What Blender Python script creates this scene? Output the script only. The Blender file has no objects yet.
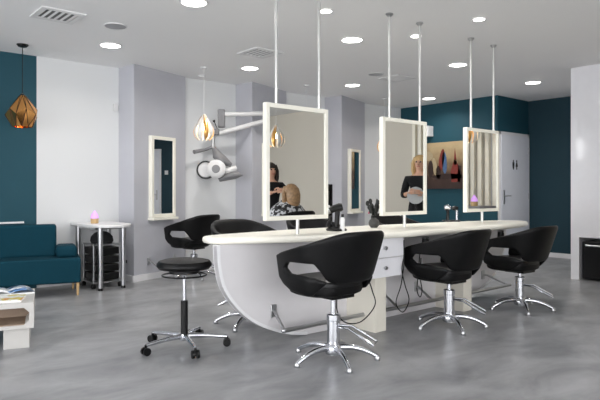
import bpy, bmesh, math, random
from mathutils import Vector, Matrix
random.seed(7)
PI = math.pi
scn = bpy.context.scene
C = scn.collection

# ------------------------------------------------------------------ survey helpers
CA, SA = 0.760, 0.650
ANG = math.atan2(SA, CA)
HC = 1.15            # eye height
F = 575.0            # focal length in pixels (600 wide)
HOR = 190.5
def room(X, Y, z=0.0):
    """survey (right, forward of the camera) -> room axes (x along the long wall, y into it)"""
    t = (X + 3.413) * CA + (Y - 6.541) * SA
    s = (X + 3.413) * SA - (Y - 6.541) * CA
    return Vector((t, -s, z))
def U(px, py, Y):
    return room((px - 300) / F * Y, Y, HC - (py - HOR) / F * Y)
CEIL = 2.737
def onceil(px, py):
    Y = F * (CEIL - HC) / (HOR - py)
    return room((px - 300) / F * Y, Y, CEIL)
def onfloor(px, py):
    Y = F * HC / (py - HOR)
    return room((px - 300) / F * Y, Y, 0)

# ------------------------------------------------------------------ materials
def lin(c):
    return tuple(((v / 12.92) if v <= .04045 else ((v + .055) / 1.055) ** 2.4) for v in c)
def rgb(r, g, b): return lin((r / 255, g / 255, b / 255)) + (1,)
MATS = {}
def mat(name, col, rough=.5, metal=0., spec=.5, noise=None, bump=None, emit=None, coat=0):
    if name in MATS: return MATS[name]
    m = bpy.data.materials.new(name); m.use_nodes = True
    nt = m.node_tree; b = nt.nodes['Principled BSDF']
    b.inputs['Base Color'].default_value = col
    b.inputs['Roughness'].default_value = rough
    b.inputs['Metallic'].default_value = metal
    b.inputs['Specular IOR Level'].default_value = spec
    b.inputs['Coat Weight'].default_value = coat
    b.inputs['Coat Roughness'].default_value = .05
    tc = nt.nodes.new('ShaderNodeTexCoord')
    sc, amt = noise if noise else (8., .04)
    n = nt.nodes.new('ShaderNodeTexNoise'); n.inputs['Scale'].default_value = sc
    n.inputs['Detail'].default_value = 4
    nt.links.new(tc.outputs['Object'], n.inputs['Vector'])
    mx = nt.nodes.new('ShaderNodeMix'); mx.data_type = 'RGBA'
    mx.inputs['A'].default_value = tuple(min(1, v * (1 + amt)) for v in col[:3]) + (1,)
    mx.inputs['B'].default_value = tuple(v * (1 - amt) for v in col[:3]) + (1,)
    nt.links.new(n.outputs['Fac'], mx.inputs['Factor'])
    nt.links.new(mx.outputs['Result'], b.inputs['Base Color'])
    if bump:
        bn = nt.nodes.new('ShaderNodeTexNoise'); bn.inputs['Scale'].default_value = bump[0]
        nt.links.new(tc.outputs['Object'], bn.inputs['Vector'])
        bb = nt.nodes.new('ShaderNodeBump'); bb.inputs['Strength'].default_value = bump[1]
        bb.inputs['Distance'].default_value = .002
        nt.links.new(bn.outputs['Fac'], bb.inputs['Height'])
        nt.links.new(bb.outputs['Normal'], b.inputs['Normal'])
    if emit:
        b.inputs['Emission Color'].default_value = emit[0]
        b.inputs['Emission Strength'].default_value = emit[1]
    MATS[name] = m
    return m
M_CEIL = mat('ceiling_paint', rgb(238, 238, 238), .9, noise=(1.5, .01))
M_WHITE = mat('white_wall_paint', rgb(216, 218, 219), .85, noise=(2, .01))
M_PILLAR = mat('lavender_grey_plaster', rgb(184, 185, 192), .85, noise=(3, .05))
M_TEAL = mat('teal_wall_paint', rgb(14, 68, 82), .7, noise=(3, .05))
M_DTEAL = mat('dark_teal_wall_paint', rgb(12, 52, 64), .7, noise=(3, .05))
M_BASE = mat('white_skirting', rgb(228, 228, 230), .4)
M_COUNTER = mat('ivory_worktop', rgb(243, 240, 228), .3, noise=(20, .02))
M_HULL = mat('white_panel_laminate', rgb(214, 212, 214), .5, noise=(12, .03))
M_CREAM = mat('cream_laminate', rgb(235, 230, 214), .45)
M_DRAWER = mat('white_drawer_front', rgb(236, 236, 240), .35)
M_FRAME = mat('ivory_lacquer', rgb(240, 238, 226), .35)
M_POLE = mat('pale_satin_metal', rgb(214, 214, 212), .28, metal=.75)
M_CHROME = mat('chrome', rgb(215, 217, 222), .13, metal=1)
M_STEEL = mat('brushed_steel', rgb(185, 186, 188), .3, metal=1)
M_BLACK = mat('black_leather', rgb(5, 5, 6), .45, spec=.24, noise=(40, .1), bump=(160, .3))
M_SEAT = mat('black_leather_seat', rgb(14, 14, 16), .38, spec=.35, noise=(40, .1), bump=(160, .3))
M_PLASTIC = mat('black_plastic', rgb(6, 6, 7), .35, spec=.35)
M_GREY = mat('grey_plastic', rgb(120, 120, 122), .4)
M_WPLASTIC = mat('white_plastic', rgb(218, 218, 218), .35)
M_SOFA = mat('teal_upholstery', rgb(6, 54, 68), .85, spec=.2, noise=(60, .12), bump=(300, .5))
M_WOOD = mat('light_wood', rgb(196, 164, 118), .5, noise=(14, .12))
M_TAN = mat('taupe_shelf_back', rgb(150, 130, 112), .6, noise=(9, .12))
M_COPPER = mat('copper_metal', rgb(242, 176, 104), .12, metal=1)
M_BRASS = mat('dark_bronze_edge', rgb(60, 36, 20), .3, metal=.8)
M_GLOSS = mat('glossy_white_panel', rgb(226, 226, 230), .08, coat=.6)
M_SKIN = mat('skin', rgb(214, 168, 142), .55)
M_CLOTH = mat('black_cloth', rgb(17, 17, 20), .9)
M_BLOND = mat('blonde_hair', rgb(206, 172, 120), .5, noise=(60, .3))
M_BROWN = mat('streaked_hair', rgb(150, 118, 84), .5, noise=(40, .6))
M_DARKHAIR = mat('dark_hair', rgb(38, 26, 20), .5, noise=(40, .3))
M_PINK = mat('pink_cloth', rgb(214, 110, 140), .8)
M_GREENBLK = mat('dark_leaf', rgb(22, 26, 24), .5)
M_LAMP = mat('downlight_diffuser', rgb(255, 255, 255), .5, emit=((1, .97, .93, 1), 14))
M_BULB = mat('warm_bulb', rgb(255, 250, 235), .5, emit=((1, .82, .55, 1), 16))
M_GLOW = mat('violet_glow', rgb(214, 170, 235), .5, emit=((.75, .28, 1, 1), .35))
M_PETAL = mat('white_petal', rgb(240, 238, 232), .35)
M_GOLDPETAL = mat('gold_petal', rgb(238, 180, 100), .3, metal=.6)
def mirror_mat():
    m = bpy.data.materials.new('mirror_silver'); m.use_nodes = True
    b = m.node_tree.nodes['Principled BSDF']
    b.inputs['Base Color'].default_value = (.86, .87, .86, 1)
    b.inputs['Metallic'].default_value = 1; b.inputs['Roughness'].default_value = 0.0
    return m
M_MIRROR = mirror_mat()
def floor_mat():
    m = bpy.data.materials.new('mottled_grey_floor'); m.use_nodes = True
    nt = m.node_tree; b = nt.nodes['Principled BSDF']
    tc = nt.nodes.new('ShaderNodeTexCoord')
    mp = nt.nodes.new('ShaderNodeMapping'); mp.inputs['Scale'].default_value = (1, 1.9, 1)
    mp.inputs['Rotation'].default_value = (0, 0, math.radians(-30))
    n1 = nt.nodes.new('ShaderNodeTexNoise'); n1.inputs['Scale'].default_value = 1.7
    n1.inputs['Detail'].default_value = 6; n1.inputs['Roughness'].default_value = .62
    n1.inputs['Distortion'].default_value = .6
    cr = nt.nodes.new('ShaderNodeValToRGB')
    cr.color_ramp.elements[0].position = .33; cr.color_ramp.elements[0].color = rgb(122, 123, 125)
    cr.color_ramp.elements[1].position = .68; cr.color_ramp.elements[1].color = rgb(160, 161, 163)
    nt.links.new(tc.outputs['Object'], mp.inputs['Vector']); nt.links.new(mp.outputs['Vector'], n1.inputs['Vector'])
    nt.links.new(n1.outputs['Fac'], cr.inputs['Fac']); nt.links.new(cr.outputs['Color'], b.inputs['Base Color'])
    n2 = nt.nodes.new('ShaderNodeTexNoise'); n2.inputs['Scale'].default_value = 5
    nt.links.new(tc.outputs['Object'], n2.inputs['Vector'])
    mr = nt.nodes.new('ShaderNodeMapRange'); mr.inputs['To Min'].default_value = .24; mr.inputs['To Max'].default_value = .42
    nt.links.new(n2.outputs['Fac'], mr.inputs['Value']); nt.links.new(mr.outputs['Result'], b.inputs['Roughness'])
    b.inputs['Specular IOR Level'].default_value = .45
    return m
M_FLOOR = floor_mat()
def glass_mat():
    m = bpy.data.materials.new('window_glass'); m.use_nodes = True
    nt = m.node_tree; nt.nodes.clear()
    o = nt.nodes.new('ShaderNodeOutputMaterial'); mx = nt.nodes.new('ShaderNodeMixShader')
    t = nt.nodes.new('ShaderNodeBsdfTransparent'); g = nt.nodes.new('ShaderNodeBsdfGlossy'); g.inputs['Roughness'].default_value = 0
    mx.inputs['Fac'].default_value = .06
    nt.links.new(t.outputs[0], mx.inputs[1]); nt.links.new(g.outputs[0], mx.inputs[2]); nt.links.new(mx.outputs[0], o.inputs[0])
    return m
M_GLASS = glass_mat()
def paint_mat():
    m = bpy.data.materials.new('painted_canvas'); m.use_nodes = True
    nt = m.node_tree; b = nt.nodes['Principled BSDF']; b.inputs['Roughness'].default_value = .5
    tc = nt.nodes.new('ShaderNodeTexCoord'); sp = nt.nodes.new('ShaderNodeSeparateXYZ')
    nt.links.new(tc.outputs['Object'], sp.inputs[0])
    n = nt.nodes.new('ShaderNodeTexNoise'); n.inputs['Scale'].default_value = 6; n.inputs['Detail'].default_value = 5
    nt.links.new(tc.outputs['Object'], n.inputs['Vector'])
    ma = nt.nodes.new('ShaderNodeMath'); ma.operation = 'MULTIPLY_ADD'; ma.inputs[1].default_value = .45
    nt.links.new(n.outputs['Fac'], ma.inputs[0]); nt.links.new(sp.outputs['Z'], ma.inputs[2])
    cr = nt.nodes.new('ShaderNodeValToRGB'); e = cr.color_ramp.elements
    e[0].position = .12; e[0].color = rgb(44, 30, 28)
    e[1].position = 1.0; e[1].color = rgb(176, 156, 120)
    x = e.new(.45); x.color = rgb(66, 46, 38)
    x = e.new(.62); x.color = rgb(112, 92, 68)
    x = e.new(.8); x.color = rgb(150, 130, 98)
    nt.links.new(ma.outputs[0], cr.inputs[0]); nt.links.new(cr.outputs[0], b.inputs['Base Color'])
    return m
M_PAINT = paint_mat()
def stripe_mat():
    m = bpy.data.materials.new('patterned_cape'); m.use_nodes = True
    nt = m.node_tree; b = nt.nodes['Principled BSDF']; b.inputs['Roughness'].default_value = .6
    tc = nt.nodes.new('ShaderNodeTexCoord'); w = nt.nodes.new('ShaderNodeTexNoise'); w.inputs['Scale'].default_value = 22
    cr = nt.nodes.new('ShaderNodeValToRGB'); e = cr.color_ramp.elements
    e[0].position = .48; e[0].color = rgb(20, 20, 22); e[1].position = .54; e[1].color = rgb(190, 192, 196)
    nt.links.new(tc.outputs['Object'], w.inputs['Vector']); nt.links.new(w.outputs['Fac'], cr.inputs[0]); nt.links.new(cr.outputs[0], b.inputs['Base Color'])
    return m
M_CAPE = stripe_mat()
def mag_mat(name, cols, scale):
    m = bpy.data.materials.new(name); m.use_nodes = True
    nt = m.node_tree; b = nt.nodes['Principled BSDF']; b.inputs['Roughness'].default_value = .3
    tc = nt.nodes.new('ShaderNodeTexCoord'); w = nt.nodes.new('ShaderNodeTexNoise'); w.inputs['Scale'].default_value = scale
    cr = nt.nodes.new('ShaderNodeValToRGB'); cr.color_ramp.interpolation = 'CONSTANT'; e = cr.color_ramp.elements
    e[0].position = 0; e[0].color = cols[0]; e[1].position = .46; e[1].color = cols[1]
    for i, c in enumerate(cols[2:]):
        k = e.new(.55 + .09 * i); k.color = c
    nt.links.new(tc.outputs['Object'], w.inputs['Vector']); nt.links.new(w.outputs['Fac'], cr.inputs[0]); nt.links.new(cr.outputs[0], b.inputs['Base Color'])
    return m
M_MAG1 = mag_mat('magazine_blue', [rgb(225, 226, 228), rgb(235, 236, 238), rgb(90, 130, 180), rgb(60, 80, 100)], 9)
M_MAG2 = mag_mat('magazine_yellow', [rgb(228, 228, 226), rgb(236, 236, 232), rgb(214, 196, 90), rgb(216, 130, 80)], 9)
M_PAGE = mat('paper', rgb(236, 236, 234), .6)

# ------------------------------------------------------------------ mesh builder
class MB:
    def __init__(s): s.b = bmesh.new()
    def _x(s, vs, M):
        if M is not None: bmesh.ops.transform(s.b, matrix=M, verts=vs)
        return s
    def box(s, x0, x1, y0, y1, z0, z1, M=None):
        v = [s.b.verts.new((x, y, z)) for x in (x0, x1) for y in (y0, y1) for z in (z0, z1)]
        for f in ((0, 1, 3, 2), (4, 6, 7, 5), (0, 4, 5, 1), (2, 3, 7, 6), (0, 2, 6, 4), (1, 5, 7, 3)):
            s.b.faces.new([v[i] for i in f])
        return s._x(v, M)
    def cyl(s, p, q, r, r2=None, n=20):
        return s.tube([p, q], [r, r if r2 is None else r2], n)
    def tube(s, pts, r, n=12, closed=False, sx=1.0):
        pts = [Vector(p) for p in pts]
        rs = r if isinstance(r, (list, tuple)) else [r] * len(pts)
        rings = []; N = len(pts); prev = None
        for i, p in enumerate(pts):
            if closed: t = pts[(i + 1) % N] - pts[i - 1]
            else: t = (pts[min(i + 1, N - 1)] - pts[max(i - 1, 0)])
            t.normalize()
            if prev is None:
                up = Vector((0, 0, 1)) if abs(t.z) < .9 else Vector((1, 0, 0))
                a = t.cross(up).normalized()
            else:
                a = (prev - t * prev.dot(t)).normalized()
            prev = a; bb = t.cross(a)
            rings.append([s.b.verts.new(p + (a * math.cos(2 * PI * k / n) * sx + bb * math.sin(2 * PI * k / n)) * rs[i]) for k in range(n)])
        for i in range(N if closed else N - 1):
            A, B = rings[i], rings[(i + 1) % N]
            for k in range(n): s.b.faces.new((A[k], A[(k + 1) % n], B[(k + 1) % n], B[k]))
        if not closed:
            s.b.faces.new(rings[0][::-1]); s.b.faces.new(rings[-1])
        return s
    def lathe(s, prof, c=(0, 0, 0), n=32, M=None, cap=True):
        rings = []; vs = []
        for r, z in prof:
            ring = [s.b.verts.new((c[0] + r * math.cos(2 * PI * k / n), c[1] + r * math.sin(2 * PI * k / n), c[2] + z)) for k in range(n)] if r > 1e-5 else [s.b.verts.new((c[0], c[1], c[2] + z))]
            rings.append(ring); vs += ring
        for A, B in zip(rings, rings[1:]):
            for k in range(n):
                k2 = (k + 1) % n
                if len(A) == 1 and len(B) == 1: continue
                if len(A) == 1: s.b.faces.new((A[0], B[k2], B[k]))
                elif len(B) == 1: s.b.faces.new((A[k], A[k2], B[0]))
                else: s.b.faces.new((A[k], A[k2], B[k2], B[k]))
        for R, rev in ((rings[0], True), (rings[-1], False)):
            if cap and len(R) > 2: s.b.faces.new(R[::-1] if rev else R)
        return s._x(vs, M)
    def prism(s, out, d0, d1, axis='z'):
        def P(p, d): return (p[0], p[1], d) if axis == 'z' else ((p[0], d, p[1]) if axis == 'y' else (d, p[0], p[1]))
        A = [s.b.verts.new(P(p, d0)) for p in out]; B = [s.b.verts.new(P(p, d1)) for p in out]
        n = len(out)
        s.b.faces.new(A); s.b.faces.new(B[::-1])
        for i in range(n): s.b.faces.new((A[i], B[i], B[(i + 1) % n], A[(i + 1) % n]))
        return s
    def ball(s, c, r, sc=(1, 1, 1), M=None, u=20, v=12):
        vs = bmesh.ops.create_uvsphere(s.b, u_segments=u, v_segments=v, radius=r)['verts']
        bmesh.ops.transform(s.b, matrix=Matrix.Translation(c) @ (M or Matrix()) @ Matrix.Diagonal((*sc, 1)), verts=vs)
        return s
    def grid(s, P, nu, nv, closed=False):
        V = [[s.b.verts.new(P(i, j)) for j in range(nv)] for i in range(nu)]
        for i in range(nu if closed else nu - 1):
            for j in range(nv - 1):
                s.b.faces.new((V[i][j], V[(i + 1) % nu][j], V[(i + 1) % nu][j + 1], V[i][j + 1]))
        return s
    def build(s, name, m, parent=None, smooth=True, bevel=0, solid=0, sub=0, seg=2, loc=None, rot=None, offset=0):
        bmesh.ops.recalc_face_normals(s.b, faces=s.b.faces[:])
        me = bpy.data.meshes.new(name); s.b.to_mesh(me); s.b.free()
        me.materials.append(m)
        o = bpy.data.objects.new(name, me); C.objects.link(o)
        if smooth:
            me.polygons.foreach_set('use_smooth', [True] * len(me.polygons))
            try: me.set_sharp_from_angle(angle=math.radians(38))
            except Exception: pass
        if solid:
            md = o.modifiers.new('solid', 'SOLIDIFY'); md.thickness = solid; md.offset = offset
        if bevel:
            md = o.modifiers.new('bevel', 'BEVEL'); md.width = bevel; md.segments = seg; md.limit_method = 'ANGLE'; md.angle_limit = math.radians(35)
        if sub:
            md = o.modifiers.new('sub', 'SUBSURF'); md.levels = sub; md.render_levels = sub
        if parent: o.parent = parent
        if loc is not None: o.location = loc
        if rot is not None: o.rotation_euler = rot
        return o
def tag(o, label=None, cat=None, group=None, kind=None):
    if label: o['label'] = label
    if cat: o['category'] = cat
    if group: o['group'] = group
    if kind: o['kind'] = kind
    return o
def thing(name, label, cat, loc=(0, 0, 0), rz=0, group=None):
    o = bpy.data.objects.new(name, None); C.objects.link(o)
    o.empty_display_size = .1
    o.location = loc; o.rotation_euler = (0, 0, rz)
    return tag(o, label, cat, group)
def dup(root, loc=None, rz=None, label=None, parent=None):
    c = root.copy(); C.objects.link(c)
    if loc is not None: c.location = loc
    if rz is not None: c.rotation_euler = (0, 0, rz)
    if label: c['label'] = label
    if parent: c.parent = parent
    for ch in [x for x in bpy.data.objects if x.parent == root]:
        dup(ch, parent=c)
    return c
def struct(mb, name, m, **k): return tag(mb.build(name, m, smooth=False, **k), kind='structure')
def spline(pts, n=8, closed=True):
    out = []; N = len(pts)
    rng = range(N) if closed else range(N - 1)
    for i in rng:
        if closed: p = [Vector(pts[(i + k) % N]) for k in (-1, 0, 1, 2)]
        else: p = [Vector(pts[max(0, min(N - 1, i + k))]) for k in (-1, 0, 1, 2)]
        for j in range(n):
            t = j / n
            out.append(.5 * ((2 * p[1]) + (p[2] - p[0]) * t + (2 * p[0] - 5 * p[1] + 4 * p[2] - p[3]) * t * t + (3 * p[1] - p[0] - 3 * p[2] + p[3]) * t ** 3))
    if not closed: out.append(Vector(pts[-1]))
    return out
def sstep(a, b, x):
    t = max(0, min(1, (x - a) / (b - a))); return t * t * (3 - 2 * t)
def interp(tab, x):
    if x <= tab[0][0]: return tab[0][1]
    for (a, u), (b, v) in zip(tab, tab[1:]):
        if x <= b:
            t = (x - a) / (b - a); t = t * t * (3 - 2 * t); return u + (v - u) * t
    return tab[-1][1]

# ------------------------------------------------------------------ the room
XL, XR, YN = -5.0, 8.09, -11.0
WZ = CEIL
struct(MB().box(XL - .2, XR + .2, YN - .2, .2, -.1, 0), 'floor', M_FLOOR)
struct(MB().box(XL - .2, XR + .2, YN - .2, .2, CEIL, CEIL + .1), 'ceiling', M_CEIL)
HX0, HX1, HZ0, HZ1 = -3.66, -2.95, 2.0, 2.66
struct(MB().box(XL, .394, 0, .15, 0, HZ0).box(XL, .394, 0, .15, HZ1, WZ).box(XL, HX0, 0, .15, HZ0, HZ1).box(HX1, .394, 0, .15, HZ0, HZ1), 'wall_left', M_TEAL)
f = struct(MB().box(HX0, HX0 + .04, .03, .09, HZ0, HZ1).box(HX1 - .04, HX1, .03, .09, HZ0, HZ1).box(HX0, HX1, .03, .09, HZ0, HZ0 + .04).box(HX0, HX1, .03, .09, HZ1 - .04, HZ1).box(HX0, HX1, .03, .09, 2.22, 2.26), 'window_6', M_BASE)
MB().box(HX0 + .03, HX1 - .03, .055, .061, HZ0 + .03, HZ1 - .03).build('pane', M_GLASS, f, smooth=False)
struct(MB().box(.394, XR + .15, 0, .15, 0, WZ), 'wall_back', M_WHITE)
struct(MB().box(7.06, XR + .15, -2.05, 0, 0, WZ), 'wall_far', M_TEAL)
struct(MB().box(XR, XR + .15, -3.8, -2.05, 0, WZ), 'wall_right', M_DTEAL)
# glossy white wall with a low niche
NY0, NY1, NZ = -3.905, -5.0, .55
struct(MB().box(5.87, XR + .15, NY0, -3.8, 0, WZ).box(5.87, 6.4, NY1, NY0, NZ, WZ).box(6.4, XR + .15, NY1, NY0, 0, WZ), 'wall_front_right', M_GLOSS)
struct(MB().box(5.87, 6.4, YN, NY1, 0, WZ), 'wall_window_return', mat('warm_beige_wall', rgb(206, 200, 188), .9, noise=(2, .02)))
# pillars: wedge shaped pilasters
PX = [1.40, 3.22, 5.05]
PD, PL = .36, .95
PANG = math.radians(19.65)
PE = PD - (PL - .045) * math.tan(PANG)
for i, x in enumerate(PX):
    struct(MB().prism([(x, 0), (x + .045, -PD), (x + PL, -PE), (x + PL, 0)], 0, WZ), 'wall_pilaster_%d' % (i + 1), M_PILLAR)
# skirting
bb = MB().box(.40, PX[0], -.015, 0, 0, .08)
for i, x in enumerate(PX):
    x1 = PX[i + 1] if i < 2 else 7.06
    bb.box(x + PL, x1, -.015, 0, 0, .08)
    A, B = Vector((x + .045, -PD)), Vector((x + PL, -PE)); d = (B - A).normalized(); n = Vector((d.y, -d.x)) * .015
    bb.prism([A + n - d * .018, B + n, B, A], 0, .08)
    bb.prism([(x - .015, 0), (x + .045 - .017, -PD), (x + .045, -PD), (x, 0)], 0, .08)
struct(bb, 'baseboard_back', M_BASE)
struct(MB().box(7.045, 7.06, -2.05, -.0, 0, .08), 'baseboard_far', M_BASE)
struct(MB().box(XR - .015, XR, -3.8, -2.05, 0, .08), 'baseboard_right', M_BASE)
# window walls behind and beside the camera
WX = [(-9.9, -7.1), (-6.9, -4.1), (-3.9, -1.1)]
w = MB().box(XL - .15, XL, YN, .15, 0, .35).box(XL - .15, XL, YN, .15, 2.45, WZ)
ys = [YN, -9.9, -7.1, -6.9, -4.1, -3.9, -1.1, .15]
for k in (0, 2, 4, 6): w.box(XL - .15, XL, ys[k], ys[k + 1], .35, 2.45)
struct(w, 'wall_window_side', M_WHITE)
for i, (a, b) in enumerate(WX):
    f = struct(MB().box(XL - .1, XL - .04, a, a + .06, .35, 2.45).box(XL - .1, XL - .04, b - .06, b, .35, 2.45).box(XL - .1, XL - .04, a, b, .35, .41).box(XL - .1, XL - .04, a, b, 2.39, 2.45).box(XL - .1, XL - .04, (a + b) / 2 - .03, (a + b) / 2 + .03, .41, 2.39), 'window_%d' % (i + 1), M_BASE)
    MB().box(XL - .075, XL - .069, a + .05, b - .05, .4, 2.4).build('pane', M_GLASS, f, smooth=False)
WY = [(-4.2, -1.2), (-.9, 2.1)]
w = MB().box(XL - .15, 6.4, YN - .15, YN, 0, .35).box(XL - .15, 6.4, YN - .15, YN, 2.45, WZ)
for a, b in ((XL - .15, -4.2), (-1.2, -.9), (2.1, 6.4)): w.box(a, b, YN - .15, YN, .35, 2.45)
struct(w, 'wall_front', M_WHITE)
for i, (a, b) in enumerate(WY):
    f = struct(MB().box(a, a + .06, YN - .1, YN - .04, .35, 2.45).box(b - .06, b, YN - .1, YN - .04, .35, 2.45).box(a, b, YN - .1, YN - .04, .35, .41).box(a, b, YN - .1, YN - .04, 2.39, 2.45), 'window_%d' % (i + 4), M_BASE)
    MB().box(a + .05, b - .05, YN - .075, YN - .069, .4, 2.4).build('pane', M_GLASS, f, smooth=False)
# washroom door on the far projecting wall
d0, d1 = 7.13, 8.03
dr = tag(MB().box(d0, d1, -2.085, -2.055, .01, 2.09).build('door_1', mat('door_white', rgb(226, 229, 236), .4), smooth=False, bevel=.003), kind='structure')
fr = MB().box(d0 - .05, d0, -2.075, -2.05, 0, 2.14).box(d1, d1 + .05, -2.075, -2.05, 0, 2.14).box(d0 - .05, d1 + .05, -2.075, -2.05, 2.09, 2.14)
fr.build('door_frame', M_BASE, dr, smooth=False)
h = MB().box(d0 + .06, d0 + .10, -2.095, -2.083, .92, 1.16).tube([(d0 + .08, -2.09, 1.06), (d0 + .08, -2.14, 1.06), (d0 + .2, -2.145, 1.06)], .01)
h.build('door_handle', M_STEEL, dr)
for z in (.3, 1.05, 1.85):
    MB().cyl((d1 + .002, -2.092, z - .05), (d1 + .002, -2.092, z + .05), .01).build('hinge', M_STEEL, dr)
for k, xx in enumerate((7.51, 7.62)):
    s = MB()
    s.ball((xx, -2.088, 1.655), .018, (1, .2, 1))
    if k: s.prism([(xx - .012, 1.635), (xx + .012, 1.635), (xx + .035, 1.56), (xx + .012, 1.56), (xx + .01, 1.51), (xx - .01, 1.51), (xx - .012, 1.56), (xx - .035, 1.56)], -2.09, -2.085, 'y')
    else: s.prism([(xx - .028, 1.635), (xx + .028, 1.635), (xx + .026, 1.57), (xx + .012, 1.51), (xx - .012, 1.51), (xx - .026, 1.57)], -2.09, -2.085, 'y')
    s.build('washroom_figure', M_PLASTIC, dr)

dr = tag(MB().box(XR - .035, XR - .005, -3.76, -3.04, .01, 2.12).build('door_2', MATS['door_white'], smooth=False, bevel=.003), kind='structure')
MB().box(XR - .025, XR, -3.04, -2.99, 0, 2.17).box(XR - .025, XR, -3.8, -3.76, 0, 2.17).box(XR - .025, XR, -3.76, -3.04, 2.12, 2.17).build('door_frame', M_BASE, dr, smooth=False)
MB().box(XR - .045, XR - .033, -3.12, -3.08, .92, 1.16).tube([(XR - .04, -3.10, 1.06), (XR - .09, -3.10, 1.06), (XR - .095, -3.22, 1.06)], .01).build('door_handle', M_STEEL, dr)
# ------------------------------------------------------------------ ceiling fittings
def downlight(px, py, r, label, grp):
    p = onceil(px, py)
    t = thing('downlight', label, 'ceiling light', p, 0, grp)
    MB().lathe([(r, -.001), (r * 1.12, -.001), (r * 1.1, -.008), (r, -.010)], n=36, cap=False).build('trim_ring', M_WPLASTIC, t)
    MB().lathe([(0, -.006), (r * .99, -.006), (r * .99, -.001), (0, -.001)], n=36).build('diffuser', M_LAMP, t)
GL, GS = 'large round downlights', 'small round spotlights'
BIG = [((194, 2), 'large round downlight at the top edge, left of the tall mirror poles'),
       ((110.5, 45), 'large round downlight above the white wall near the grey round speaker'),
       ((250, 68), 'large round downlight just below the middle square air vent'),
       ((352, 39.5), 'large round downlight between the poles of the first and second mirrors'),
       ((352.5, 85), 'round downlight close to the ceiling end of the third grey pilaster'),
       ((458, 64.5), 'large round downlight left of the third mirror poles'),
       ((533, 82.3), 'large round downlight near the washroom corner, furthest right'),
       ((429, 98.3), 'round downlight nearest the far teal wall, behind the second mirror poles')]
for (p, l) in BIG: downlight(*p, .105, l, GL)
for (p, l) in [((326, 10.5), 'small round spotlight beside the right pole of the first mirror'),
               ((416, 35.5), 'small round spotlight beside the right pole of the second mirror'),
               ((479, 18.7), 'small round spotlight above the third mirror poles')]:
    downlight(*p, .052, l, GS)
def vent(px, py, label):
    t = thing('ceiling_vent', label, 'air vent', onceil(px, py), 0, 'square ceiling air vents')
    a, b = .19, .14
    f = MB().box(-a, a, -a, -b, -.012, 0).box(-a, a, b, a, -.012, 0).box(-a, -b, -b, b, -.012, 0).box(b, a, -b, b, -.012, 0)
    f.build('vent_frame', M_WPLASTIC, t, smooth=False)
    MB().box(-b, b, -b, b, -.003, 0).build('backing', M_PLASTIC, t, smooth=False)
    for k in range(5):
        x = -b + .04 + k * .055
        MB().box(-.009, .009, -b, b, -.002, .001, Matrix.Translation((x, 0, -.008)) @ Matrix.Rotation(.5, 4, 'Y')).build('louvre', M_WPLASTIC, t, smooth=False)
vent(58, 15, 'square white louvred air vent at the top left, nearest the copper pendant')
vent(260, 52.5, 'square louvred air vent beside the left pole of the first mirror')
vent(397, 78, 'square louvred air vent furthest away, behind the second mirror poles')
for (p, r, l) in [((115.5, 25.7), .10, 'round grey speaker grille flush in the ceiling right of the left air vent'),
                  ((376, 74), .10, 'round grey speaker grille flush in the ceiling near the far air vent'),
                  ((202, 75.5), .05, 'small white smoke detector on the ceiling right of the first pilaster')]:
    q = onceil(*p)
    if r > .06:
        t = thing('ceiling_speaker', l, 'speaker', q, 0, 'round ceiling speakers')
        MB().lathe([(r, -.001), (r * 1.1, -.001), (r * 1.08, -.007), (r, -.009)], cap=False).build('rim', M_WPLASTIC, t)
        MB().lathe([(0, -.006), (r, -.006), (r, -.001), (0, -.001)]).build('grille', mat('grey_mesh', rgb(165, 165, 168), .7), t)
    else:
        tag(MB().lathe([(0, -.03), (r * .7, -.028), (r, -.01), (r, 0), (0, 0)]).build('smoke_detector', M_WPLASTIC, loc=q), l, 'smoke detector')

# ------------------------------------------------------------------ the long counter
P0x, P0y = .895, -3.79
def ab(a, b, z=None): return (P0x + a, P0y - b) if z is None else (P0x + a, P0y - b, z)
ct = thing('styling_counter', 'long ivory surfboard shaped styling counter with white curved panel base', 'counter', (P0x + 1.6, P0y, 0))
ox, oy = P0x + 1.6, P0y
def cl(p): return (p[0] - ox, p[1] - oy)
out = [(-.375, -.19), (-.29, -.33), (.10, -.40), (.73, -.44), (1.3, -.41), (1.87, -.36), (2.7, -.26), (3.25, -.14), (3.49, .02), (3.50, .16), (3.33, .29), (2.9, .38), (2.3, .405), (1.7, .405), (1.02, .375), (.55, .29), (.15, .15), (-.17, .01), (-.335, -.08)]
ol = [cl(ab(*p)) for p in spline(out, 6)]
MB().prism(ol, .765, .814).build('worktop', M_COUNTER, ct, bevel=.02, seg=3)
hp = [(-.37, .764), (-.358, .6), (-.31, .44), (-.19, .285), (-.042, .168), (.14, .08), (.30, .03), (.47, 0)]
hl = [Vector(p) for p in spline([Vector((a, z)) for a, z in hp], 6, closed=False)]
hr = [Vector((3.12 - p.x, p.y)) for p in hl][::-1]
hull = hl + hr
MB().prism([(P0x + p.x - ox, p.y) for p in hull], .05 + 0, .10, 'y').build('curved_panel', M_HULL, ct, bevel=.004)
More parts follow.
